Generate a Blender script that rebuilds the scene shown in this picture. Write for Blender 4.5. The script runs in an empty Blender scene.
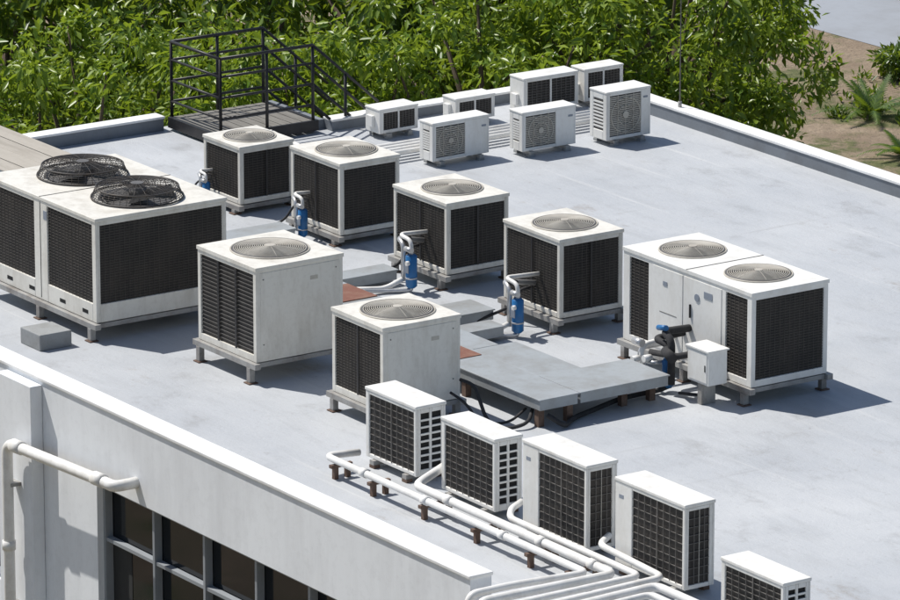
import bpy, math, random
import numpy as np
from mathutils import Vector, Matrix
random.seed(7); rng=np.random.default_rng(7)
col=bpy.context.scene.collection
# ------------------------------------------------------------------ materials
def newmat(name):
    m=bpy.data.materials.new(name); m.use_nodes=True
    nt=m.node_tree; b=nt.nodes["Principled BSDF"]; return m,nt,b
def N(nt,t,**k):
    n=nt.nodes.new(t)
    for a,v in k.items(): setattr(n,a,v)
    return n
def noise(nt,scale,vec=(1,1,1),detail=4,rough=.6,off=(0,0,0)):
    mp=N(nt,'ShaderNodeMapping'); mp.inputs['Scale'].default_value=vec; mp.inputs['Location'].default_value=off
    n=N(nt,'ShaderNodeTexNoise'); n.inputs['Scale'].default_value=scale; n.inputs['Detail'].default_value=detail; n.inputs['Roughness'].default_value=rough
    ge=N(nt,'ShaderNodeNewGeometry')
    nt.links.new(ge.outputs['Position'],mp.inputs['Vector']); nt.links.new(mp.outputs['Vector'],n.inputs['Vector'])
    return n.outputs['Fac']
def ramp(nt,src,a,b,v0=0,v1=1):
    r=N(nt,'ShaderNodeMapRange'); r.inputs['From Min'].default_value=a; r.inputs['From Max'].default_value=b
    r.inputs['To Min'].default_value=v0; r.inputs['To Max'].default_value=v1
    nt.links.new(src,r.inputs['Value']); return r.outputs['Result']
def mix(nt,fac,a,b):
    m=N(nt,'ShaderNodeMix',data_type='RGBA')
    if isinstance(fac,(int,float)): m.inputs[0].default_value=fac
    else: nt.links.new(fac,m.inputs[0])
    for i,v in ((6,a),(7,b)):
        if isinstance(v,(tuple,list)): m.inputs[i].default_value=(*v[:3],1)
        else: nt.links.new(v,m.inputs[i])
    return m.outputs[2]
def bump(nt,b,src,s=.2,d=.01):
    bp=N(nt,'ShaderNodeBump'); bp.inputs['Strength'].default_value=s; bp.inputs['Distance'].default_value=d
    nt.links.new(src,bp.inputs['Height']); nt.links.new(bp.outputs['Normal'],b.inputs['Normal'])
def mat(name,c,rough=.5,dirt=None,amt=.35,scale=3,vec=(1,1,1),metal=0,bmp=.05,lo=.45,hi=.75,spec=.4):
    m,nt,b=newmat(name); b.inputs['Roughness'].default_value=rough; b.inputs['Metallic'].default_value=metal
    b.inputs['Specular IOR Level'].default_value=spec
    d=dirt or tuple(x*.6 for x in c)
    f1=ramp(nt,noise(nt,scale,vec,6,.65),lo,hi,0,amt); base=mix(nt,f1,c,d)
    f2=ramp(nt,noise(nt,scale*9,(1,1,1),3),.5,.8,0,amt*.4); base=mix(nt,f2,base,d)
    nt.links.new(base,b.inputs['Base Color'])
    if bmp: bump(nt,b,noise(nt,60),bmp,.004)
    return m
CREAM=mat("cream_painted_steel",(.74,.715,.65),.42,(.33,.28,.21),.42,2.6,(2.5,2.5,.8))
WHITE=mat("white_painted_steel",(.79,.78,.745),.4,(.42,.37,.29),.34,2.4,(2.5,2.5,.8))
PIPEW=mat("white_pvc_pipe",(.8,.79,.76),.4,(.35,.31,.25),.4,5)
WIRE=mat("guard_wire",(.15,.14,.13),.5,(.05,.045,.04),.6,5)
WIRED=mat("dark_guard_wire",(.085,.076,.067),.6,(.03,.027,.024),.6,4)
WIREL=mat("light_guard",(.5,.48,.43),.5,(.2,.17,.13),.5,9)
FANG=mat("fan_guard_paint",(.5,.47,.41),.5,(.22,.18,.14),.5,6)
BLACK=mat("black_metal",(.018,.018,.02),.45,(.06,.05,.045),.5,8)
COWL=mat("cowl_wire",(.05,.045,.042),.5,(.12,.09,.06),.6,8)
DARK=mat("painted_shade_and_dark_parts",(.012,.012,.012),.8)
GALV=mat("galvanised_steel",(.36,.355,.34),.5,(.12,.09,.07),.75,5,metal=.2)
RUST=mat("rusted_steel",(.12,.075,.055),.8,(.24,.18,.14),.6,8)
RUSTP=mat("rusted_plate",(.19,.08,.055),.75,(.3,.2,.14),.6,5)
FOAM=mat("black_insulation",(.03,.03,.032),.85,(.09,.085,.08),.5,12,bmp=.5)
BLUE=mat("blue_paint",(.02,.15,.38),.4,(.05,.09,.13),.5,10)
SILVER=mat("aluminium_tape",(.6,.6,.6),.35,(.25,.24,.22),.4,14,metal=.6)
CONC=mat("concrete",(.3,.31,.31),.85,(.17,.16,.14),.5,6,bmp=.4)
TRAY=mat("grey_tray_sheet",(.35,.375,.39),.5,(.2,.18,.15),.6,2.2,metal=.1)
BOARD=mat("beige_tray_sheet",(.42,.385,.33),.6,(.22,.19,.15),.5,2.2,(.5,4,1))
WOOD=mat("weathered_board",(.2,.19,.17),.8,(.07,.06,.05),.6,4,(1,6,1),bmp=.3)
BARK=mat("bark",(.12,.09,.065),.9,(.05,.04,.03),.6,5,bmp=.8)
UPST=mat("grey_upstand_paint",(.19,.21,.235),.7,(.11,.11,.11),.5,3)
CAPW=mat("white_cap_paint",(.82,.82,.81),.6,(.42,.4,.37),.45,2.2,bmp=.1)
LABEL=mat("label",(.25,.28,.33),.4)
def coilmat():
    m,nt,b=newmat("coil_fins"); b.inputs['Roughness'].default_value=.65
    f1=ramp(nt,noise(nt,3.2,(1.5,1.5,.7),6,.7),.4,.72,0,1)
    base=mix(nt,f1,(.017,.0155,.0145),(.056,.046,.038))
    f2=ramp(nt,noise(nt,160,(1,1,.25),2),.5,.75,0,.45); base=mix(nt,f2,base,(.085,.075,.062))
    nt.links.new(base,b.inputs['Base Color']); bump(nt,b,noise(nt,120,(1,1,.1)),.5,.004); return m
COIL=coilmat()
def roofmat():
    m,nt,b=newmat("roof_coating")
    base=mix(nt,ramp(nt,noise(nt,.42,(1,1,1),5,.6),.32,.68),(.40,.42,.445),(.50,.515,.53))
    base=mix(nt,ramp(nt,noise(nt,3,(.35,1.6,1),6,.7),.5,.78,0,.5),base,(.32,.33,.335))
    base=mix(nt,ramp(nt,noise(nt,1.1,(1,1.2,1),7,.72),.56,.7,0,.5),base,(.29,.285,.275))
    base=mix(nt,ramp(nt,noise(nt,1.3,(.12,3.5,1),5,.65,(3,1,0)),.6,.68,0,.4),base,(.63,.63,.62))
    base=mix(nt,ramp(nt,noise(nt,1.6,(3.2,.15,1),5,.65,(7,4,0)),.62,.7,0,.3),base,(.3,.3,.3))
    base=mix(nt,ramp(nt,noise(nt,.75,(.7,1.3,1),9,.78,(11,5,0)),.6,.67,0,.5),base,(.27,.235,.2))
    base=mix(nt,ramp(nt,noise(nt,7,(1,1,1),6,.75),.6,.74,0,.5),base,(.22,.19,.165))
    base=mix(nt,ramp(nt,noise(nt,38,(1,1,1),3,.6),.66,.74,0,.5),base,(.18,.16,.14))
    base=mix(nt,ramp(nt,noise(nt,90,(1,1,1),2),.55,.8,0,.3),base,(.27,.27,.27))
    nt.links.new(base,b.inputs['Base Color'])
    nt.links.new(ramp(nt,noise(nt,1.1,(1,1.2,1),5,.7),.35,.7,.7,.42),b.inputs['Roughness'])
    bump(nt,b,noise(nt,18,(1,1,1),6,.7),.4,.014); return m
ROOF=roofmat()
WALL=mat("white_wall_paint",(.84,.86,.88),.75,(.5,.5,.51),.45,1.6,(1.6,1.6,.3),bmp=.15,lo=.42,hi=.8)
def glassmat():
    m,nt,b=newmat("dark_window_glass"); b.inputs['Base Color'].default_value=(.008,.011,.014,1); b.inputs['Roughness'].default_value=.06
    f=ramp(nt,noise(nt,1.3,(1,1,1)),.4,.7,.03,.16); nt.links.new(f,b.inputs['Roughness']); b.inputs['Specular IOR Level'].default_value=.4; return m
GLASS=glassmat()
WFRAME=mat("window_frame",(.3,.32,.34),.5)
CURT=mat("window_blind",(.035,.036,.036),.8,(.015,.015,.015),.6,3,(4,1,.4))
# ------------------------------------------------------------------ mesh builder
class MB:
    def __init__(s): s.v=[];s.f=[];s.m=[];s.s=[];s.mats=[]
    def mi(s,m):
        if m not in s.mats: s.mats.append(m)
        return s.mats.index(m)
    def box(s,x0,x1,y0,y1,z0,z1,m):
        i=len(s.v); s.v+=[(x0,y0,z0),(x1,y0,z0),(x1,y1,z0),(x0,y1,z0),(x0,y0,z1),(x1,y0,z1),(x1,y1,z1),(x0,y1,z1)]
        for q in ((0,3,2,1),(4,5,6,7),(0,1,5,4),(1,2,6,5),(2,3,7,6),(3,0,4,7)):
            s.f.append(tuple(i+k for k in q)); s.m.append(s.mi(m)); s.s.append(False)
    def sweep(s,pts,r,m,seg=10,closed=False,caps=True,smooth=True):
        pts=[Vector(p) for p in pts]; n=len(pts); rs=r if isinstance(r,(list,tuple)) else [r]*n
        base=len(s.v); up=None; k=s.mi(m)
        for i,p in enumerate(pts):
            if closed: t=pts[(i+1)%n]-pts[i-1]
            else: t=pts[min(i+1,n-1)]-pts[max(i-1,0)]
            t.normalize()
            if up is None: up=t.orthogonal().normalized()
            up=(up-t*up.dot(t))
            if up.length<1e-6: up=t.orthogonal()
            up.normalize(); sd=t.cross(up)
            for j in range(seg):
                a=2*math.pi*j/seg; q=p+(up*math.cos(a)+sd*math.sin(a))*rs[i]; s.v.append(tuple(q))
        for i in range(n if closed else n-1):
            i2=(i+1)%n
            for j in range(seg):
                j2=(j+1)%seg
                s.f.append((base+i*seg+j,base+i*seg+j2,base+i2*seg+j2,base+i2*seg+j)); s.m.append(k); s.s.append(smooth)
        if caps and not closed:
            s.f.append(tuple(base+j for j in reversed(range(seg)))); s.m.append(k); s.s.append(False)
            s.f.append(tuple(base+(n-1)*seg+j for j in range(seg))); s.m.append(k); s.s.append(False)
    def ring(s,c,R,r,m,ax='z',seg=40,ms=5):
        c=Vector(c); P=[]
        for i in range(seg):
            a=2*math.pi*i/seg; u,v=R*math.cos(a),R*math.sin(a)
            P.append(c+(Vector((u,v,0)) if ax=='z' else Vector((0,u,v))))
        s.sweep(P,r,m,ms,closed=True)
    def disc(s,c,R,h,m,ax='z',seg=40):
        c=Vector(c); d=Vector((0,0,h)) if ax=='z' else Vector((h,0,0)); s.sweep([c,c+d],R,m,seg)
    def pipe(s,pts,r,m,fr=None,seg=10):
        fr=fr or r*2.6; pts=[Vector(p) for p in pts]; out=[pts[0]]
        for i in range(1,len(pts)-1):
            a=(pts[i-1]-pts[i]); b=(pts[i+1]-pts[i]); d=min(fr,a.length*.48,b.length*.48); a.normalize(); b.normalize()
            p0=pts[i]+a*d; p1=pts[i]+b*d
            for k in range(7):
                t=k/6; out.append(p0*(1-t)**2+pts[i]*2*t*(1-t)+p1*t*t)
        out.append(pts[-1]); s.sweep(out,r,m,seg)
    def build(s,name,parent=None,loc=(0,0,0),bevel=0,rot=0):
        me=bpy.data.meshes.new(name); me.from_pydata(s.v,[],s.f)
        for m in s.mats: me.materials.append(m)
        me.polygons.foreach_set("material_index",s.m); me.polygons.foreach_set("use_smooth",s.s); me.update()
        o=bpy.data.objects.new(name,me); col.objects.link(o); o.location=loc; o.rotation_euler=(0,0,rot)
        if parent: o.parent=parent
        if bevel:
            b=o.modifiers.new("bevel",'BEVEL'); b.width=bevel; b.segments=2; b.limit_method='ANGLE'; b.angle_limit=math.radians(50); b.use_clamp_overlap=True
        return o
def empty(name,loc=(0,0,0),rot=0):
    e=bpy.data.objects.new(name,None); col.objects.link(e); e.location=loc; e.rotation_euler=(0,0,rot); e.empty_display_size=.2; return e
def frect(b,side,A,B,u0,u1,z0,z1,d0,d1,m):
    if side=='yn': b.box(-A+u0,-A+u1,-d1,-d0,z0,z1,m)
    elif side=='yp': b.box(-A+u0,-A+u1,B+d0,B+d1,z0,z1,m)
    elif side=='xp': b.box(d0,d1,u0,u1,z0,z1,m)
    elif side=='xn': b.box(-A-d1,-A-d0,u0,u1,z0,z1,m)
def coil(bw,bc,side,A,B,u0,u1,z0,z1,div=1,hs=.034,vs=None,wire=WIRE,wt=.002,barw=.01,rec=.018):
    frect(bc,side,A,B,u0,u1,z0,z1,-.03,-rec,COIL)
    n=max(2,int((z1-z0)/hs))
    for i in range(1,n):
        z=z0+(z1-z0)*i/n; frect(bw,side,A,B,u0,u1,z-wt,z+wt,-.012,-.008,wire)
    if vs:
        k=max(2,int((u1-u0)/vs))
        for i in range(1,k):
            u=u0+(u1-u0)*i/k; frect(bw,side,A,B,u-wt*.7,u+wt*.7,z0,z1,-.0075,-.004,wire)
    for i in range(1,div):
        u=u0+(u1-u0)*i/div; frect(bw,side,A,B,u-barw,u+barw,z0,z1,-.0035,.001,BLACK)
def faceframe(b,side,A,B,holes,z0,z1,m,th=.03):
    L=A if side[0]=='y' else B
    e=.0 if side[0]=='y' else th
    u=e; end=L-e
    for (a,c,h0,h1) in holes:
        if a>u: frect(b,side,A,B,u,a,z0,z1,-th,0,m)
        frect(b,side,A,B,a,c,z0,h0,-th,0,m); frect(b,side,A,B,a,c,h1,z1,-th,0,m); u=c
    if end>u: frect(b,side,A,B,u,end,z0,z1,-th,0,m)
GALVD=mat("fan_blade_paint",(.13,.125,.12),.5,(.05,.04,.035),.5,8)
def topfan(b,c,R,m=FANG,cone=.022):
    x,y,z=c
    b.disc((x,y,z),R,.004,DARK)  # flat near-black disc on the lid paints in the shade of the fan well
    n=int(R/.0165)
    for i in range(1,n+1):
        r=R*i/n; b.ring((x,y,z+.012+cone*(1-(r/R)**2)),r,.0050,m,seg=44,ms=4)
    for i in range(6):
        a=math.pi*2*i/6+.1+x
        P=[(x+math.cos(a)*R*t,y+math.sin(a)*R*t,z+.013+cone*(1-t*t)) for t in (.12,.4,.7,1)]
        b.sweep(P,.0028,m,4)
    b.disc((x,y,z+.008+cone),R*.14,.01,m,seg=20)
    b.ring((x,y,z+.008),R+.010,.010,GALVD,seg=48,ms=6)
    b.ring((x,y,z+.004),R+.028,.009,m,seg=48,ms=6)
def baseframe(b,A,B,h,ex=.04,m=GALV):
    for y in (-ex,B+ex-.06):
        b.box(-A-ex,ex,y,y+.06,h-.055,h-.004,m)
    nx=3 if A<1.2 else 4
    for i in range(nx):
        x=-A+.0+(A-.07)*i/(nx-1); b.box(x,x+.07,-ex+.061,B+ex-.061,h-.05,h-.008,m)
    for x in (-A+.02,-.1) if A<1.2 else (-A+.02,-A/2-.04,-.1):
        for y in (-ex-.002,B+ex-.058):
            b.box(x,x+.055,y,y+.055,.012,h-.0555,m)
            b.box(x-.02,x+.075,y-.02,y+.075,.0005,.0115,RUST)
def spec_ok(s): return isinstance(s,str)
def condenser(X,Y,A,B,H,base,yn,xp,fans,fr=.32,rot=0,paint=CREAM,zlo=.1,cowl=False,name="rooftop_condensing_unit"):
    e=empty(name,(X,Y,0),rot)
    cs=MB(); ci=MB(); wi=MB(); fa=MB(); bf=MB()
    z0=base; zt=H-.035
    cs.box(-A+.031,-.031,.031,B-.031,z0,z0+.03,paint)
    cs.box(-A-.008,.008,-.008,B+.008,zt,H,paint)
    for side,spec in (('yn',yn),('xp',xp),('yp',yn if spec_ok(yn) else 'coil'),('xn',xp if spec_ok(xp) else 'coil')):
        L=A if side[0]=='y' else B
        p=.045
        if spec=='panel':
            faceframe(cs,side,A,B,[],z0,zt,paint)
            frect(cs,side,A,B,p,L-p,z0+.035,zt-.02,.0,.004,paint)
        elif spec in('coil','coil1','coil3','coil2'):
            div={'coil':1,'coil1':1,'coil2':2,'coil3':3}[spec]
            hb=z0+zlo; ht=zt-.035
            faceframe(cs,side,A,B,[(p,L-p,hb,ht)],z0,zt,paint)
            if div==3: coil(wi,ci,side,A,B,p,L-p,hb,ht,div,hs=.036,wire=WIRE,wt=.0026,barw=.014)
            else: coil(wi,ci,side,A,B,p,L-p,hb,ht,div,hs=.024,vs=.05,wire=WIRED)
        else:
            holes=[(u0*L,u1*L,z0+zlo,zt-.035) for (k,u0,u1) in spec if k=='coil']
            faceframe(cs,side,A,B,holes,z0,zt,paint)
            for h in holes: coil(wi,ci,side,A,B,*h[:2],h[2],h[3],1,hs=.028,vs=.06,wire=WIRED)
            for (k,u0,u1) in spec:
                if k=='panel': frect(cs,side,A,B,u0*L,u1*L,z0+.04,zt-.03,.0,.005,paint)
    if not cowl:
        for (u,v) in fans: topfan(fa,(-A+u*A,v*B,H),fr)
    else:
        for (u,v) in fans:
            x,y=-A+u*A,v*B; R=fr
            fa.disc((x,y,H),R*.93,.006,GALVD,seg=48)
            for i in range(4):
                a=i*math.pi/2+.4+u
                c,s_=math.cos(a),math.sin(a); i0=len(fa.v)
                def bp(r,w,z): return (x+c*r-s_*w,y+s_*r+c*w,H+z)
                fa.v+=[bp(.07,-.05,.03),bp(.07,.05,.055),bp(R*.86,.13,.075),bp(R*.86,-.13,.025)]
                fa.f.append((i0,i0+1,i0+2,i0+3)); fa.m.append(fa.mi(DARK)); fa.s.append(False)
            fa.disc((x,y,H+.02),.075,.05,GALVD,seg=20)
            for t in np.linspace(0,1,6):
                fa.ring((x,y,H+.012+.09*t),R*(1.08-.1*t),.003,COWL,seg=48,ms=4)
            fa.ring((x,y,H+.012),R*1.09,.009,COWL,seg=48)
            fa.ring((x,y,H+.102),R*.98,.008,COWL,seg=48)
            for i in range(1,16):
                r=R*.98*i/16; fa.ring((x,y,H+.102+.03*(1-(i/16)**2)),r,.0026,COWL,seg=44,ms=4)
            for i in range(40):
                a=2*math.pi*i/40; c,s_=math.cos(a),math.sin(a)
                P=[(x+c*R*1.08,y+s_*R*1.08,H+.012),(x+c*R*.98,y+s_*R*.98,H+.102)]
                fa.sweep(P,.0028,COWL,4)
                if i%2==0: fa.sweep([(x+c*R*.98*t,y+s_*R*.98*t,H+.104+.03*(1-t*t)) for t in (1,.7,.4,.15)],.0028,COWL,4)
            fa.disc((x,y,H+.13),.06,.008,GALVD,seg=20)
    baseframe(bf,A,B,base)
    cs.build("casing",e,bevel=.006); ci.build("coil",e); wi.build("coil_guard",e); fa.build("fan_guard",e); bf.build("base_frame",e,bevel=.003)
    return e
# ---- large units
condenser(-.61,-3.42,1.95,1.38,1.15,.18,[('coil',.035,.44),('coil',.56,.965)],'coil',[(.27,.52),(.765,.52)],fr=.385,cowl=True,zlo=.17,name="twin_fan_condensing_unit")
condenser(1.32,-2.95,.95,.91,1.06,.2,'coil3','panel',[(.5,.5)],fr=.32,zlo=.06,rot=.006)
condenser(3.11,-2.81,.80,.79,.92,.17,'coil2','panel',[(.5,.52)],fr=.295,zlo=.06,rot=-.008)
condenser(-3.68,.04,.66,.62,.68,.1,'coil','coil2',[(.5,.52)],fr=.23,zlo=.05,rot=.01)
condenser(-2.13,.19,.87,.68,.82,.11,'coil2','coil',[(.5,.52)],fr=.27,zlo=.05)
condenser(-.27,.15,.88,.70,.84,.15,'coil2','coil2',[(.5,.52)],fr=.26,zlo=.05,rot=.008)
condenser(1.52,.16,.89,.70,.89,.15,'coil2','coil2',[(.5,.52)],fr=.27,zlo=.05,rot=-.004)
condenser(4.29,.22,1.88,.83,1.02,.17,[('coil',.05,.20),('panel',.235,.47),('panel',.48,.77),('coil',.80,.965)],'coil',[(.235,.52),(.745,.52)],fr=.27,zlo=.06,paint=WHITE,name="twin_fan_condensing_unit")
e=bpy.data.objects["twin_fan_condensing_unit.001"]
d=MB(); frect(d,'yn',1.88,.83,1.2,1.32,.82,.88,.006,.009,LABEL); frect(d,'yn',1.88,.83,.6,.66,.8,.84,.006,.009,LABEL); frect(d,'yn',1.88,.83,.55,.8,.55,.556,.005,.007,WIRE)
frect(d,'yn',1.88,.83,1.0,1.012,.6,.72,.006,.02,BLACK)
d.sweep([(-.78,-.006,.8),(-.78,-.012,.8)],.035,LABEL,16)
d.box(-.945,-.935,-.0085,.8385,1.0195,1.0235,GALVD); d.build("labels",e)
e=bpy.data.objects["twin_fan_condensing_unit"]; d=MB()
for u in (.35,.75,1.3,1.7): frect(d,'yn',1.95,1.38,u,u+.1,.235,.27,.0,.0015,DARK)
frect(d,'yn',1.95,1.38,.965,.975,.2,1.1,.0,.0015,DARK); frect(d,'yn',1.95,1.38,1.03,1.09,.95,1.03,.0,.003,LABEL)
d.box(-.98,-.97,-.0085,1.3885,1.1495,1.1535,GALVD); d.build("handles_and_seams",e)
for nm,A,B,H in (("rooftop_condensing_unit",.95,.91,1.06),("rooftop_condensing_unit.001",.8,.79,.92)):
    d=MB()
    for u in (.07,B-.08):
        for z in (.35,H-.12): frect(d,'xp',A,B,u,u+.01,z,z+.01,.004,.008,WIRE)
    frect(d,'xp',A,B,B*.62,B*.62+.08,H-.19,H-.155,.004,.0055,FANG)
    d.build("screws_and_plate",bpy.data.objects[nm])
# ---- split units
def split_a(X,Y,A,B,H,end='louvre',rot=0,z0=.07):
    e=empty("split_ac_outdoor_unit",(X,Y,0),rot); cs=MB(); ci=MB(); wi=MB(); ft=MB(); zt=H-.03
    cs.box(-A+.02,-.02,.02,B-.02,z0,z0+.025,WHITE); cs.box(-A-.006,.006,-.006,B+.006,zt,H,WHITE)
    ph=.0 if end!='coil_w' else .17
    hz=(z0+.035,zt-.03)
    a0=.05+ph; faceframe(cs,'yn',A,B,[(a0,A-.035,*hz)],z0,zt,WHITE,.02)
    frect(ci,'yn',A,B,a0,A-.035,*hz,-.024,-.015,COIL)
    n=9
    for i in range(1,n): 
        z=hz[0]+(hz[1]-hz[0])*i/n; frect(wi,'yn',A,B,a0,A-.035,z-.0022,z+.0022,-.012,-.005,WIRE)
    for i in range(1,8):
        u=a0+(A-.035-a0)*i/8; w=.002 if i!=4 else .005; frect(wi,'yn',A,B,u-w,u+w,*hz,-.0045,.001,WIRE)
    if end=='louvre':
        rows=8; zz=np.linspace(hz[0]+.02,hz[1]-.01,rows+1)
        frect(ci,'xp',A,B,.04,B-.04,hz[0],hz[1],-.024,-.015,DARK)
        for (u0,u1) in ((.02,.05),(B*.5-.012,B*.5+.012),(B-.045,B-.02)): frect(cs,'xp',A,B,u0,u1,z0,zt,-.02,0,WHITE)
        for (u0,u1) in ((.05,B*.5-.012),(B*.5+.012,B-.045)):
            frect(cs,'xp',A,B,u0,u1,z0,zz[0],-.02,0,WHITE); frect(cs,'xp',A,B,u0,u1,zz[-1],zt,-.02,0,WHITE)
            for k in range(1,rows): frect(wi,'xp',A,B,u0,u1,zz[k]-.008,zz[k]+.008,-.014,-.001,WHITE)
    else:
        faceframe(cs,'xp',A,B,[(.04,B-.05,*hz)],z0,zt,WHITE,.02)
        frect(ci,'xp',A,B,.04,B-.05,*hz,-.024,-.015,COIL)
        for i in range(1,n):
            z=hz[0]+(hz[1]-hz[0])*i/n; frect(wi,'xp',A,B,.04,B-.05,z-.0022,z+.0022,-.012,-.005,WIRE)
        for i in (1,2,3):
            u=.04+(B-.09)*i/4; frect(wi,'xp',A,B,u-.002,u+.002,*hz,-.0045,.001,WIREL if i==2 else WIRE)
        frect(ci,'yn',A,B,.05,.11,hz[1]-.1,hz[1]-.07,.0,.0015,LABEL)
    faceframe(cs,'yp',A,B,[],z0,zt,WHITE,.02); faceframe(cs,'xn',A,B,[],z0,zt,WHITE,.02)
    cx=-A*.58; cz=(z0+zt)/2; R=min(.25,(zt-z0)*.42)
    for i in range(1,9):
        Pn=[(cx+R*i/8*math.cos(t),B+.012,cz+R*i/8*math.sin(t)) for t in np.linspace(0,2*math.pi,32,endpoint=False)]
        wi.sweep(Pn,.003,BLACK,4,closed=True)
    for x in (-A+.1,-.16):
        ft.box(x,x+.06,-.03,B+.03,.03,z0-.002,GALV); 
        for y in (-.03,B-.03): ft.box(x-.005,x+.065,y,y+.06,.0005,.0295,RUST)
    cs.build("casing",e,bevel=.007); ci.build("coil",e); wi.build("guard",e); ft.build("feet",e)
split_a(4.53,-3.43,.74,.30,.68,'louvre',.01)
split_a(5.67,-3.43,.78,.27,.69,'louvre',-.01)
split_a(6.93,-3.42,.88,.30,.79,'coil_w',0)
split_a(8.14,-3.35,.91,.29,.77,'coil_w',.008)
split_a(9.60,-3.51,.78,.26,.57,'louvre',0)
def split_b(X,Y,A,B,H,kind,rot=0,z0=.06):
    e=empty("split_ac_outdoor_unit",(X,Y,0),rot); cs=MB(); ci=MB(); wi=MB(); ft=MB(); zt=H-.022
    cs.box(-A+.02,-.02,.02,B-.02,z0,z0+.02,WHITE); cs.box(-A-.005,.005,-.005,B+.005,zt,H,WHITE)
    hz=(z0+.035,zt-.025)
    if kind=='fan':
        s=hz[1]-hz[0]; u0=.045; u1=min(u0+s*1.12,B-.12)
        faceframe(cs,'xp',A,B,[(u0,u1,*hz)],z0,zt,WHITE,.02)
        frect(ci,'xp',A,B,u0,u1,*hz,-.026,-.017,GALVD)
        R=min(s,u1-u0)*.46; cy=(u0+u1)/2; cz=(hz[0]+hz[1])/2
        n=int(s/.019)
        for i in range(1,n):
            z=hz[0]+s*i/n; frect(wi,'xp',A,B,u0,u1,z-.0054,z+.0054,-.01,-.002,FANG)
        for k in range(1,4): frect(wi,'xp',A,B,u0+(u1-u0)*k/4-.003,u0+(u1-u0)*k/4+.003,*hz,-.0015,.003,FANG)
        wi.ring((.002,cy,cz),R,.005,FANG,'x'); wi.ring((.002,cy,cz),R*.55,.004,FANG,'x'); wi.disc((.0,cy,cz),R*.2,.008,FANG,'x',seg=20)
        frect(ci,'xp',A,B,B-.095,B-.04,hz[1]-.07,hz[1]-.05,.001,.003,LABEL)
        faceframe(cs,'yn',A,B,[(.06,A-.06,hz[0]+.06,hz[1]-.04)],z0,zt,WHITE,.02)
        frect(ci,'yn',A,B,.06,A-.06,hz[0]+.06,hz[1]-.04,-.026,-.016,GALVD)
        for i in range(1,9):
            z=hz[0]+.06+(s-.1)*i/9; frect(wi,'yn',A,B,.06,A-.06,z-.009,z+.009,-.012,-.001,WHITE)
    else:
        faceframe(cs,'xp',A,B,[(.05,B*.5-.01,*hz),(B*.5+.01,B-.04,*hz)],z0,zt,WHITE,.02)
        for (u0,u1) in ((.05,B*.5-.01),(B*.5+.01,B-.04)):
            frect(ci,'xp',A,B,u0,u1,*hz,-.026,-.015,COIL)
            for i in range(1,10):
                z=hz[0]+(hz[1]-hz[0])*i/10; frect(wi,'xp',A,B,u0,u1,z-.0016,z+.0016,-.012,-.005,WIRE)
            for i in range(1,5):
                u=u0+(u1-u0)*i/5; frect(wi,'xp',A,B,u-.0016,u+.0016,*hz,-.0045,.001,WIRE)
        faceframe(cs,'yn',A,B,[],z0,zt,WHITE,.02)
        cs.box(-A*.75,-A*.35,-.035,-.0,z0+.06,z0+.18,WHITE)
    faceframe(cs,'yp',A,B,[],z0,zt,WHITE,.02); faceframe(cs,'xn',A,B,[],z0,zt,WHITE,.02)
    for y in (.08,B-.14):
        ft.box(-A-.03,.03,y,y+.05,.025,z0-.002,GALV)
        for x in (-A-.03,-.03): ft.box(x,x+.06,y-.01,y+.06,.0005,.0245,CONC)
    cs.build("casing",e,bevel=.006); ci.build("coil",e); wi.build("guard",e); ft.build("feet",e)
split_b(-4.15,2.62,.23,.70,.46,'fan',.02)
split_b(-3.98,3.60,.23,.66,.47,'fan',-.01)
split_b(-3.87,4.57,.29,.56,.57,'fan',.01)
split_b(-5.41,2.82,.26,.48,.32,'coil',.02)
split_b(-5.39,3.75,.24,.49,.31,'coil')
split_b(-5.35,4.58,.26,.69,.42,'coil',-.01)
split_b(-5.37,5.37,.24,.5,.41,'coil')
# ------------------------------------------------------------------ building
bld=empty("white_flat_roof_building")
ZG=-7.0
b=MB()
b.box(-7.15,14,-4.7,2.5,ZG,-.006,WALL); b.box(-6.15,14,2.5,5.9,ZG,-.006,WALL); b.build("body",bld)
me=bpy.data.meshes.new("roof"); P=[(-7.15,-4.7,0),(14,-4.7,0),(14,5.9,0),(-6.15,5.9,0),(-6.15,2.5,0),(-7.15,2.5,0)]
me.from_pydata(P,[],[tuple(range(6))]); me.materials.append(ROOF); o=bpy.data.objects.new("roof_surface",me); col.objects.link(o); o.parent=bld
b=MB()
W0=1.84
cols=[(-7.15,-1.8,[]),(-1.8,.18,[(-1.75,-.95)]),(.18,W0,[]),(W0,6.7,[(-2.2,-.42),(-5.6,-3.9)]),(6.7,8.2,[]),(8.2,12.8,[(-2.2,-.6),(-5.6,-3.9)]),(12.8,14,[])]
for x0,x1,hs in cols:
    top=-.004 if x0>=8.2 else .27
    if x0==6.7:
        b.box(6.7,7.46,-4.9,-4.7,ZG,.27,WALL); b.box(7.46,8.2,-4.9,-4.7,ZG,-.004,WALL); continue
    z=top
    for (h0,h1) in hs[::1]: b.box(x0,x1,-4.9,-4.7,h1,z,WALL); z=h0
    b.box(x0,x1,-4.9,-4.7,ZG,z,WALL)
b.build("front_wall",bld)
b=MB(); b.box(-7.15,7.47,-4.915,-4.69,.27,.3,CAPW); b.box(9.05,14,-4.915,-4.69,.0,.09,CAPW); b.box(.36,.95,-5.02,-4.903,ZG,.235,WALL); b.box(6.9,7.4,-5.0,-4.903,ZG,-.35,WALL)
b.build("front_parapet_cap",bld,bevel=.006)
b=MB()
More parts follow.
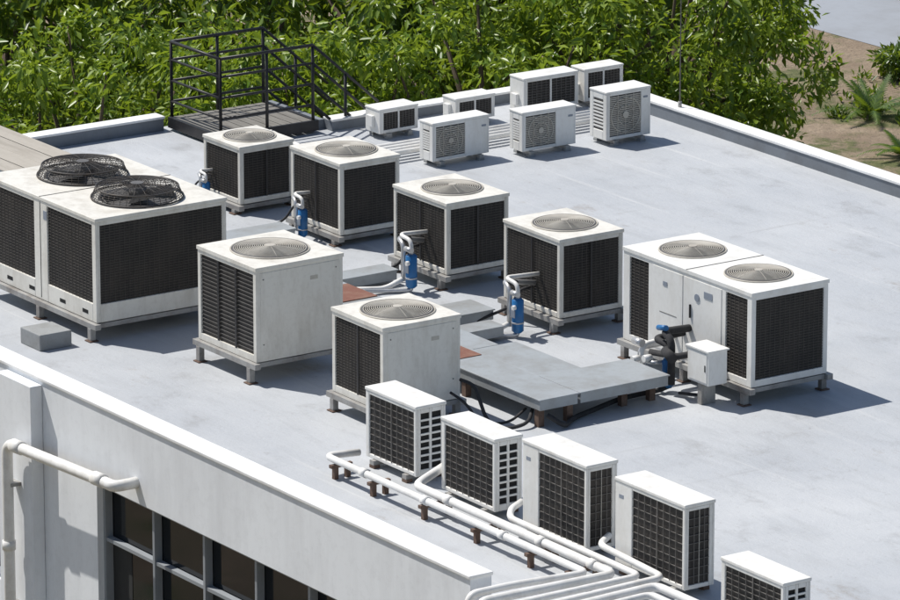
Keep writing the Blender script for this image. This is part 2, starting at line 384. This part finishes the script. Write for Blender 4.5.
for (x0,x1,z0,z1,n) in ((W0,6.7,-2.2,-.42,6),(W0,6.7,-5.6,-3.9,6),(8.2,12.8,-2.2,-.6,6),(8.2,12.8,-5.6,-3.9,6),(-1.8,.18,-1.75,-.95,2)):
    b.box(x0,x1,-4.76,-4.74,z0,z1,GLASS)
    t=.032
    b.box(x0,x1,-4.86,-4.77,z1-t,z1,WFRAME); b.box(x0,x1,-4.87,-4.765,z0,z0+t,WFRAME)
    zm=z1-.52 if z1-z0>1.2 else None
    for i in range(n+1):
        x=x0+(x1-x0-t)*i/n; b.box(x,x+t,-4.84,-4.765,z0+t,z1-t,WFRAME)
        if i<n:
            xn=x0+(x1-x0-t)*(i+1)/n
            if zm: b.box(x+t,xn,-4.83,-4.766,zm,zm+.032,WFRAME)
            if i%2==0: b.box(x+t,x+t+(xn-x-t)*random.uniform(.3,.6),-4.7635,-4.762,z0+t,(zm or z1)-t,CURT)
b.build("windows",bld,bevel=.003)
b=MB()
b.box(-7.15,-7.0,-4.69,1.2,.0,.13,UPST); b.box(-7.15,-6.15,2.5,2.62,.0,.1,UPST); b.box(-6.15,-6.0,2.62,5.75,.0,.1,UPST); b.box(-6.15,14,5.75,5.9,.0,.13,UPST)
b.build("upstand",bld)
b=MB(); b.box(-7.17,-6.985,-4.69,1.21,.13,.155,CAPW); b.box(-6.17,-5.985,2.62,5.74,.1,.125,CAPW); b.box(-6.17,14,5.74,5.93,.1305,.16,CAPW)
b.build("back_parapet_cap",bld,bevel=.005)
d=MB(); d.pipe([(.7,-5.12,ZG),(.7,-5.12,-.31),(2.35,-5.12,-.24),(2.5,-5.12,-.24),(2.5,-4.88,-.24)],.05,PIPEW,fr=.12,seg=14)
for x in (.88,2.25): d.sweep([(x-.07,-5.12,-.305+(.062 if x>1 else 0)),(x+.08,-5.12,-.298+(.062 if x>1 else 0))],.06,PIPEW,14)
d.sweep([(.7,-5.12,-1.2),(.7,-5.12,-1.28)],.06,PIPEW,14)
for z in (-.7,-1.8,-3.2): d.box(.64,.76,-5.12,-5.0205,z,z+.03,GALV)
d.build("wall_drain_pipe")
# ------------------------------------------------------------------ cable trays
tr=empty("cable_tray_walkway")
b=MB(); lg=MB()
def plate(x0,x1,y0,y1,z,m=TRAY,h=.1):
    b.box(x0,x1,y0,y1,z-.012,z,m); b.box(x0+.012,x1-.012,y0+.012,y1-.012,z-h,z-.0125,TRAY)
x=-4.6
while x<2.2:
    L=1.15
    plate(x,min(x+L-.006,2.2),-1.5,-.98,.26+random.uniform(-.003,.003)); x+=L
for k in range(4): plate(-9.4,-4.61,-1.5+.225*k,-1.5+.225*k+.215,.262+.004*(k%2),BOARD)
b.box(-.2,.3,-1.49,-1.0,.2605,.272,RUSTP); b.box(1.95,2.4,-1.6,-1.3,.2635,.269,RUSTP)
plate(1.3,3.82,-1.68,-1.26,.262)
plate(2.2,3.2,-1.255,-.8,.258)
plate(3.206,3.82,-1.254,-.30,.262)
for (x,y) in [(k,-1.25) for k in np.arange(-6.6,2,1.3)]+[(3.7,-1.45),(3.6,-.5),(2.6,-1.45)]:
    lg.box(x,x+.06,y-.2,y-.14,.0005,.15,RUST); lg.box(x,x+.06,y+.1,y+.16,.0005,.15,RUST)
plate(.55,.95,-.95,-.15,.16); plate(-2.75,-2.45,-.95,-.1,.16); plate(-4.4,-4.15,-.95,-.1,.15); plate(-.95,-.7,-.95,-.1,.15); plate(1.15,1.4,-.95,-.35,.14)
b.build("lids",tr,bevel=.004); lg.build("legs",tr)
# ------------------------------------------------------------------ refrigerant pipe sets with blue filter
def driers(x,y,yu,s=1.0,hose=True):
    e=empty("filter_drier_pipe_set",(x,y,0)); d=MB()
    h=.38*s; r=.055*s
    d.sweep([(0,0,.05),(0,0,.07),(0,0,.07+h*.75),(0,0,.07+h*.8)],[r*.6,r,r,r*.6],BLUE,16)
    d.sweep([(0,0,.14*s),(0,0,.155*s)],r*1.06,SILVER,16)
    d.box(-.03*s,.03*s,-r*1.03,-r*.9,.2*s,.27*s,LABEL)
    d.pipe([(0,0,.07+h*.78),(0,0,.5*s),(-.2*s,.0,.52*s),(-.2*s,yu-y,.5*s)],.02*s,PIPEW,fr=.07)
    d.pipe([(0,0,.06),(0,-.0,.03),(-.12,-.25,.03),(-.15,-.5,.06),(-.15,-.7,.1)],.018*s,SILVER,fr=.05)
    d.pipe([(-.1*s,-.02,.1),(-.1*s,-.02,.46*s),(-.26*s,.02,.47*s),(-.26*s,yu-y,.4*s)],.024*s,SILVER,fr=.08)
    d.pipe([(-.1*s,-.02,.12),(-.14*s,-.2,.04),(-.2*s,-.6,.08)],.024*s,PIPEW,fr=.08)
    d.pipe([(-.34*s,yu-y,.34*s),(-.35*s,yu-y-.1,.33*s),(-.42*s,yu-y-.16,.16*s),(-.48*s,-.25,.04),(-.42*s,-.7,.1)],.014*s,FOAM,fr=.08)
    d.sweep([(-.05*s,-.03,.42*s),(.05*s,-.03,.42*s)],.026*s,SILVER,10); d.sweep([(.03,-.05,.3*s),(.03,-.08,.3*s)],.022*s,PIPEW,10)
    d.sweep([(-.14*s,.02,.49*s),(-.06*s,.02,.5*s)],.028*s,FOAM,10)
    d.build("pipes_and_drier",e)
driers(-.40,-.16,.15); driers(1.39,-.21,.16); driers(-2.5,.0,.19,.85); driers(-4.05,-.12,.04,.7)
e=empty("filter_drier_pipe_set",(3.52,-.1,0)); d=MB()
d.sweep([(0,0,.04),(0,0,.07),(0,0,.28),(0,0,.31)],[.035,.055,.055,.035],BLUE,16)
d.pipe([(0,0,.3),(0,0,.42),(-.2,.0,.44),(-.2,.33,.44)],.03,FOAM,fr=.07)
d.pipe([(.1,-.04,.1),(.1,-.04,.5),(-.05,-.02,.54),(-.12,.33,.5)],.034,FOAM,fr=.08)
d.pipe([(-.15,-.08,.34),(.22,-.05,.38),(.3,.1,.42),(.3,.33,.42)],.028,FOAM,fr=.08)
d.pipe([(-.32,-.05,.05),(-.32,-.05,.36),(-.32,.33,.38)],.024,PIPEW,fr=.07)
d.pipe([(-.42,-.0,.05),(-.42,.0,.3),(-.42,.33,.3)],.022,SILVER,fr=.07)
d.pipe([(-.2,-.12,.04),(-.2,-.12,.26),(-.05,-.12,.27),(-.05,.33,.27)],.018,SILVER,fr=.05)
d.sweep([(-.3,-.1,.25),(-.3,-.17,.25)],.03,PIPEW,12); d.sweep([(-.12,-.1,.3),(-.12,-.18,.3)],.032,PIPEW,12)
d.sweep([(-.12,-.02,.56),(.02,-.04,.59)],.025,BLUE,12); d.sweep([(-.25,-.09,.17),(-.14,-.09,.17)],.025,BLUE,12)
d.sweep([(-.42,-.06,.38),(-.3,-.06,.38)],.034,SILVER,12); d.sweep([(.05,-.07,.4),(.2,-.1,.36)],.045,FOAM,12)
d.pipe([(0,0,.05),(0,-.1,.03),(-.0,-.5,.03),(.15,-.9,.03),(.25,-1.2,.03),(.42,-1.4,.03),(.3,-1.5,.12)],.022,FOAM,fr=.25)
d.build("valves_and_pipes",e)
e=empty("electrical_box",(3.98,.0,0)); d=MB()
d.box(-.15,.15,-.12,.08,.2,.5,WHITE); d.box(-.165,.165,-.135,.095,.5,.515,WHITE); d.box(-.13,.13,-.126,-.12,.22,.48,WHITE)
d.box(-.03,.03,-.1,.05,.0005,.2,GALV); d.box(.1,.115,-.13,-.126,.32,.38,BLACK); d.pipe([(-.08,-.02,.2),(-.08,-.02,.05),(-.3,-.1,.03)],.014,FOAM,fr=.05); d.build("box",e,bevel=.006)
h=MB(); h.pipe([(3.16,-2.05,.35),(3.3,-2.0,.33),(3.5,-2.0,.04),(3.7,-1.95,.02),(3.75,-1.75,.05),(3.6,-1.6,.12)],.016,FOAM,fr=.16)
h.pipe([(3.16,-2.15,.25),(3.35,-2.12,.2),(3.45,-2.05,.03),(3.6,-1.85,.03),(3.5,-1.6,.1)],.012,FOAM,fr=.12); h.build("insulated_hose")
# ------------------------------------------------------------------ white pipes front manifold
pw=MB(); Z=.165
def down(x,zz): return [(x,-5.0,zz),(x,-5.05,-1.6)]
pw.pipe([(3.86,-3.55,.14),(3.86,-3.88,Z),(7.58,-3.88,Z),(7.58,-4.6,.2)]+down(7.58,.2),.031,PIPEW,fr=.09)
pw.pipe([(4.75,-3.25,.22),(4.9,-3.55,.2),(4.95,-3.72,Z),(7.72,-3.72,Z)]+down(7.72,.18),.037,PIPEW,fr=.09)
pw.pipe([(5.85,-3.25,.2),(6.0,-3.5,.2),(6.1,-3.58,Z),(7.87,-3.58,Z)]+down(7.87,.16),.028,PIPEW,fr=.09)
pw.pipe([(7.0,-3.25,.2),(7.15,-3.45,.2),(8.0,-3.45,Z)]+down(8.0,.14),.028,PIPEW,fr=.09)
pw.pipe([(11,-3.62,Z),(8.14,-3.62,Z)]+down(8.14,.14),.036,PIPEW,fr=.09)
pw.pipe([(11,-3.78,Z),(8.28,-3.78,Z)]+down(8.28,.14),.028,PIPEW,fr=.09)
for x in (4.4,5.3,6.4): pw.sweep([(x,-3.88,Z),(x+.07,-3.88,Z)],.039,PIPEW,12)
for x in (5.2,6.5,7.2): pw.sweep([(x+.2,-3.72,Z),(x+.28,-3.72,Z)],.045,PIPEW,12)
st=MB()
for x in (3.98,4.55,5.3,6.05,6.8,7.35,8.7,9.5):
    yb=-3.6 if x>4.8 else -3.72
    st.box(x,x+.04,-3.93,yb,.1,.127,RUST); st.box(x,x+.04,-3.90,-3.86,.0005,.0995,RUST); st.box(x,x+.04,yb-.06,yb-.02,.0005,.0995,RUST)
e=empty("white_pipe_manifold"); pw.build("pipes",e); st.build("stands",e)
pw=MB()
for k in range(4):
    r=.026; xx=-4.55-.1*k; yy=1.45+.1*k
    pw.pipe([(-6.0,yy+.12,.1),(xx-.2,yy,.1),(xx,yy,.1),(xx,5.2,.1)],r,PIPEW,fr=.12)
e=empty("white_pipe_run"); pw.build("pipes",e)
# ------------------------------------------------------------------ platform with railing
e=empty("steel_platform_with_railing"); d=MB(); b2=MB()
x0,x1,y0,y1=-7.0,-6.05,1.3,2.42
for i in range(9):
    y=y0+(y1-y0)*i/9; b2.box(x0,x1,y+.006,y+(y1-y0)/9-.006,.11,.135,WOOD)
d.box(x0,x1,y0-.05,y0-.001,.03,.14,BLACK); d.box(x0,x1,y1+.001,y1+.05,.03,.14,BLACK)
d.box(x1+.001,x1+.03,y0-.05,y1+.05,.03,.14,BLACK)
TOP=.93
def rail(p,q,zs=(.3,.52,.74,TOP),n=2):
    for z in zs: d.sweep([(p[0],p[1],z),(q[0],q[1],z)],.014 if z<TOP else .018,BLACK,8)
    for i in range(n+1):
        t=i/n; x=p[0]+(q[0]-p[0])*t; y=p[1]+(q[1]-p[1])*t; d.sweep([(x,y,.02),(x,y,TOP)],.017,BLACK,8)
rail((x0,y0),(x1,y0),n=1); rail((x0,y0),(x0,y1),n=2); rail((x1,y0+.0),(x1,y1),n=2)
for xs in (x0,x1):
    for z in (.3,.52,.74,TOP): d.sweep([(xs,y1,z),(xs,y1+.8,z-.7)],.016,BLACK,8)
    d.sweep([(xs,y1+.4,-.5),(xs,y1+.4,TOP-.35)],.017,BLACK,8)
for k in range(5): b2.box(x0,x1-.12 if k>0 else x1,y1+.06+.2*k,y1+.24+.2*k,-.06-.17*k,-.03-.17*k,BLACK)
d.build("railing",e); b2.build("deck_boards",e)
d=MB(); d.box(-1.0,-.65,-3.99,-3.66,.0005,.15,CONC); d.build("concrete_block",bevel=.008)
d=MB(); d.sweep([(-4.3,5.82,.16),(-4.3,5.82,2.6)],[.007,.005],GALVD,6); d.sweep([(-4.3,5.82,.16),(-4.3,5.82,.22)],.02,GALV,10); d.build("lightning_rod")
# ------------------------------------------------------------------ ground
def groundmat():
    m,nt,b=newmat("ground_soil_grass"); b.inputs['Roughness'].default_value=.95
    soil=mix(nt,ramp(nt,noise(nt,.9,(1,1,1),6,.7),.35,.65),(.44,.34,.24),(.3,.22,.15))
    grass=mix(nt,ramp(nt,noise(nt,6,(1,1,1),5,.7),.3,.7),(.09,.12,.035),(.24,.23,.1))
    f=ramp(nt,noise(nt,.5,(1,1,1),9,.75),.48,.56)
    base=mix(nt,f,soil,grass); nt.links.new(base,b.inputs['Base Color']); bump(nt,b,noise(nt,4,(1,1,1),8,.75),1,.15); return m
def sheet(name,P,m):
    me=bpy.data.meshes.new(name); me.from_pydata(P,[],[tuple(range(len(P)))]); me.materials.append(m); o=bpy.data.objects.new(name,me); col.objects.link(o); return o
sheet("ground",[(-600,-400,ZG),(400,-400,ZG),(400,600,ZG),(-600,600,ZG)],groundmat())
ROAD=mat("road_surface",(.3,.32,.35),.85,(.2,.2,.2),.5,.6,bmp=.3)
sheet("road",[(-60,26.9,ZG+.006),(-28.5,28.5,ZG+.006),(-10,30.3,ZG+.006),(20,33,ZG+.006),(20,41,ZG+.006),(-60,36,ZG+.006)],ROAD)
# ------------------------------------------------------------------ foliage
def leafmat(name,c1,c2,tf=.4):
    m,nt,b=newmat(name)
    ge=N(nt,'ShaderNodeNewGeometry'); c=mix(nt,ge.outputs['Random Per Island'],c1,c2)
    c=mix(nt,ramp(nt,noise(nt,.9,(1,1,1),3),.35,.65,0,.4),c,tuple(x*.75 for x in c1))
    nt.links.new(c,b.inputs['Base Color']); b.inputs['Roughness'].default_value=.36; b.inputs['Specular IOR Level'].default_value=.5
    tr=N(nt,'ShaderNodeBsdfTranslucent'); hs=mix(nt,.55,c,(.36,.46,.02)); nt.links.new(hs,tr.inputs['Color'])
    ms=N(nt,'ShaderNodeMixShader'); ms.inputs[0].default_value=tf
    out=nt.nodes["Material Output"]; nt.links.new(b.outputs[0],ms.inputs[1]); nt.links.new(tr.outputs[0],ms.inputs[2]); nt.links.new(ms.outputs[0],out.inputs[0]); return m
LEAF=leafmat("broad_leaf",(.09,.18,.018),(.36,.46,.06)); LEAF2=leafmat("dark_leaf",(.045,.1,.015),(.15,.23,.035))
def leaves(cen,rad,n,size,droop=.5):
    k=len(cen); T=k*n
    d=rng.normal(size=(T,3)); d/=np.linalg.norm(d,axis=1)[:,None]
    r=rng.random(T)**.5
    p=np.repeat(cen,n,0)+d*(r*np.repeat(rad,n))[:,None]*np.array([1,1,.75])
    ax=d*.7+rng.normal(size=(T,3))*.6; ax[:,2]-=droop; ax/=np.linalg.norm(ax,axis=1)[:,None]
    up=rng.normal(size=(T,3))*.55; up[:,2]+=1
    sd=np.cross(ax,up); sd/=np.linalg.norm(sd,axis=1)[:,None]; nn=np.cross(sd,ax)
    L=(size*rng.uniform(.55,1.25,T))[:,None]; W=L*.2
    v=np.stack([p,p+ax*L*.45+sd*W+nn*W*.35,p+ax*L-nn*L*.12,p+ax*L*.45-sd*W+nn*W*.35],1).reshape(-1,3)
    i=np.arange(T)[:,None]*4; f=np.concatenate([i+np.array([[0,1,2]]),i+np.array([[0,2,3]])],1).reshape(-1,3)
    return v,f
def npmesh(name,v,f,m,parent):
    me=bpy.data.meshes.new(name); me.vertices.add(len(v)); me.vertices.foreach_set("co",v.astype(np.float32).ravel())
    me.loops.add(f.size); me.loops.foreach_set("vertex_index",f.astype(np.int32).ravel())
    me.polygons.add(len(f)); me.polygons.foreach_set("loop_start",np.arange(len(f),dtype=np.int32)*f.shape[1]); me.polygons.foreach_set("loop_total",np.full(len(f),f.shape[1],dtype=np.int32))
    me.update(calc_edges=True); me.materials.append(m); o=bpy.data.objects.new(name,me); col.objects.link(o); o.parent=parent; return o
fh=Vector((-math.cos(math.radians(34.3)),math.sin(math.radians(34.3)),0)); Rr=Vector((math.sin(math.radians(34.3)),math.cos(math.radians(34.3)),0))
def tree(x,y,cz,r,clumps=140,n=90,size=.14,m=LEAF,sq=.85):
    e=empty("broadleaf_tree",(x,y,ZG)); c0=np.array([0,0,cz-ZG])
    d=rng.normal(size=(clumps,3)); d/=np.linalg.norm(d,axis=1)[:,None]
    rr=r*(.4+.66*rng.random(clumps)**.5)
    lob=rng.normal(size=(6,3)); lob/=np.linalg.norm(lob,axis=1)[:,None]
    md=np.max(d@lob.T,axis=1); rr*=(.66+.39*md)
    cen=c0+d*rr[:,None]*np.array([1,1,sq]); rad=rng.uniform(.16,.42,clumps)*r/2.1
    v,f=leaves(cen,rad,n,size); npmesh("foliage",v,f,m,e)
    t=MB(); zc=c0[2]-r*.45
    t.sweep([(0,0,0),(.08,-.05,zc*.4),(-.05,.06,zc*.75),(0,0,zc),(0,0,c0[2])],[.24,.18,.15,.13,.05],BARK,10)
    for i in range(0,clumps,5):
        q=cen[i]; s=Vector((0,0,zc*random.uniform(.8,1.05))); q=Vector(q); mid=s.lerp(q,.5)+Vector((random.uniform(-.2,.2),random.uniform(-.2,.2),-.1))
        t.sweep([s,mid,q],[.06,.035,.012],BARK,6)
    t.build("trunk_and_limbs",e)
def at(u,dd): p=fh*dd+Rr*u; return p.x,p.y
for (u,dd,cz,r) in ((-6.6,8.6,-.9,2.2),(-3.9,9.0,-1.0,2.1),(-1.6,9.2,-1.1,2.1),(.6,10.3,-.9,2.2),(2.52,11.4,-.1,1.88)):
    x,y=at(u,dd); tree(x,y,cz,r)
for (u,dd,cz,r) in ((-5.5,13,-.6,2.6),(-2.6,13.5,-.8,2.6),(.2,14.5,-.7,2.6),(2.1,15.5,-.2,2.2)):
    x,y=at(u,dd); tree(x,y,cz,r,120,70,.19,LEAF2)
for (u,dd,cz,r) in ((-6,18,-2.5,3.2),(-1.8,19,-2.5,3.4),(1.3,20,-3,3.0)):
    x,y=at(u,dd); tree(x,y,cz,r,110,60,.27,LEAF2)
def shrub(x,y,r,n=40):
    e=empty("shrub",(x,y,ZG)); c=rng.normal(size=(n,3))*np.array([r*.5,r*.5,r*.25]); c[:,2]=np.abs(c[:,2])+.1
    v,f=leaves(c,np.full(n,.22),50,.16,.0); npmesh("foliage",v,f,LEAF2,e)
for (x,y,r) in ((-27.3,27.6,.6),(-30.2,25.4,.4)): shrub(x,y,r)
def palm(x,y,s):
    e=empty("young_palm_plant",(x,y,ZG)); V=[];Fc=[]
    for k in range(13):
        a=k*2.4; el=random.uniform(.5,1.2); L=s*random.uniform(.8,1.15); pts=[]
        for t in np.linspace(0,1,9):
            hh=L*t; z=math.sin(el)*hh-.75*s*t*t*math.cos(el)*.9; rr=math.cos(el)*hh+.15*t; pts.append(np.array([math.cos(a)*rr,math.sin(a)*rr,z+.05]))
        sd=np.array([-math.sin(a),math.cos(a),0])
        for i in range(1,9):
            for sg in (-1,1):
                for q in (0,.5):
                    p=pts[i-1]*(1-q)+pts[i]*q; dirn=(pts[i]-pts[i-1]); dirn/=np.linalg.norm(dirn)
                    tip=p+(sd*sg*.8+dirn*.8+np.array([0,0,-.25]))*s*.26*(1.1-i/10); w=dirn*s*.035
                    j=len(V); V+=[p-w,p+w,tip]; Fc.append((j,j+1,j+2))
    npmesh("fronds",np.array(V),np.array(Fc),LEAF2,e)
palm(-25.6,25.4,.85); palm(-23.3,24.2,.7)
e=empty("grass",(-26,25,ZG)); k=900
c=np.stack([rng.uniform(-9,9,k),rng.uniform(-7,3.0,k),np.full(k,.02)],1)
ph=np.sin(c[:,0]*1.3+2)+np.sin(c[:,1]*1.7+c[:,0]*.6); c=c[ph>.4]
v,f=leaves(c,np.full(len(c),.14),22,.12,-1.2); v[:,2]=np.maximum(v[:,2],-.01); npmesh("blades",v,f,LEAF2,e)
# ------------------------------------------------------------------ light, sky, camera
w=bpy.data.worlds.new("World"); bpy.context.scene.world=w; w.use_nodes=True; nt=w.node_tree
sk=nt.nodes.new('ShaderNodeTexSky'); sk.sky_type='NISHITA'; sk.sun_disc=False
S=Vector((-.64,-.31,1.15)).normalized(); sk.sun_elevation=math.asin(S.z); sk.sun_rotation=math.atan2(S.x,S.y)
nt.links.new(sk.outputs[0],nt.nodes["Background"].inputs[0]); nt.nodes["Background"].inputs[1].default_value=.09
l=bpy.data.lights.new("sun",'SUN'); l.energy=4.9; l.angle=math.radians(.5); l.color=(1,.965,.91)
so=bpy.data.objects.new("sun",l); col.objects.link(so); so.location=(0,0,20); so.rotation_euler=(-S).to_track_quat('-Z','Y').to_euler()
th=math.radians(15.7); F=fh*math.cos(th)+Vector((0,0,-math.sin(th)))
cam=bpy.data.cameras.new("camera"); o=bpy.data.objects.new("camera",cam); col.objects.link(o); o.location=-52.5*F
o.rotation_euler=F.to_track_quat('-Z','Y').to_euler(); cam.lens=36*5690/900; cam.clip_start=1; cam.clip_end=3000
sc=bpy.context.scene; sc.camera=o; sc.view_settings.view_transform='Standard'; sc.view_settings.look='None'; sc.view_settings.exposure=0
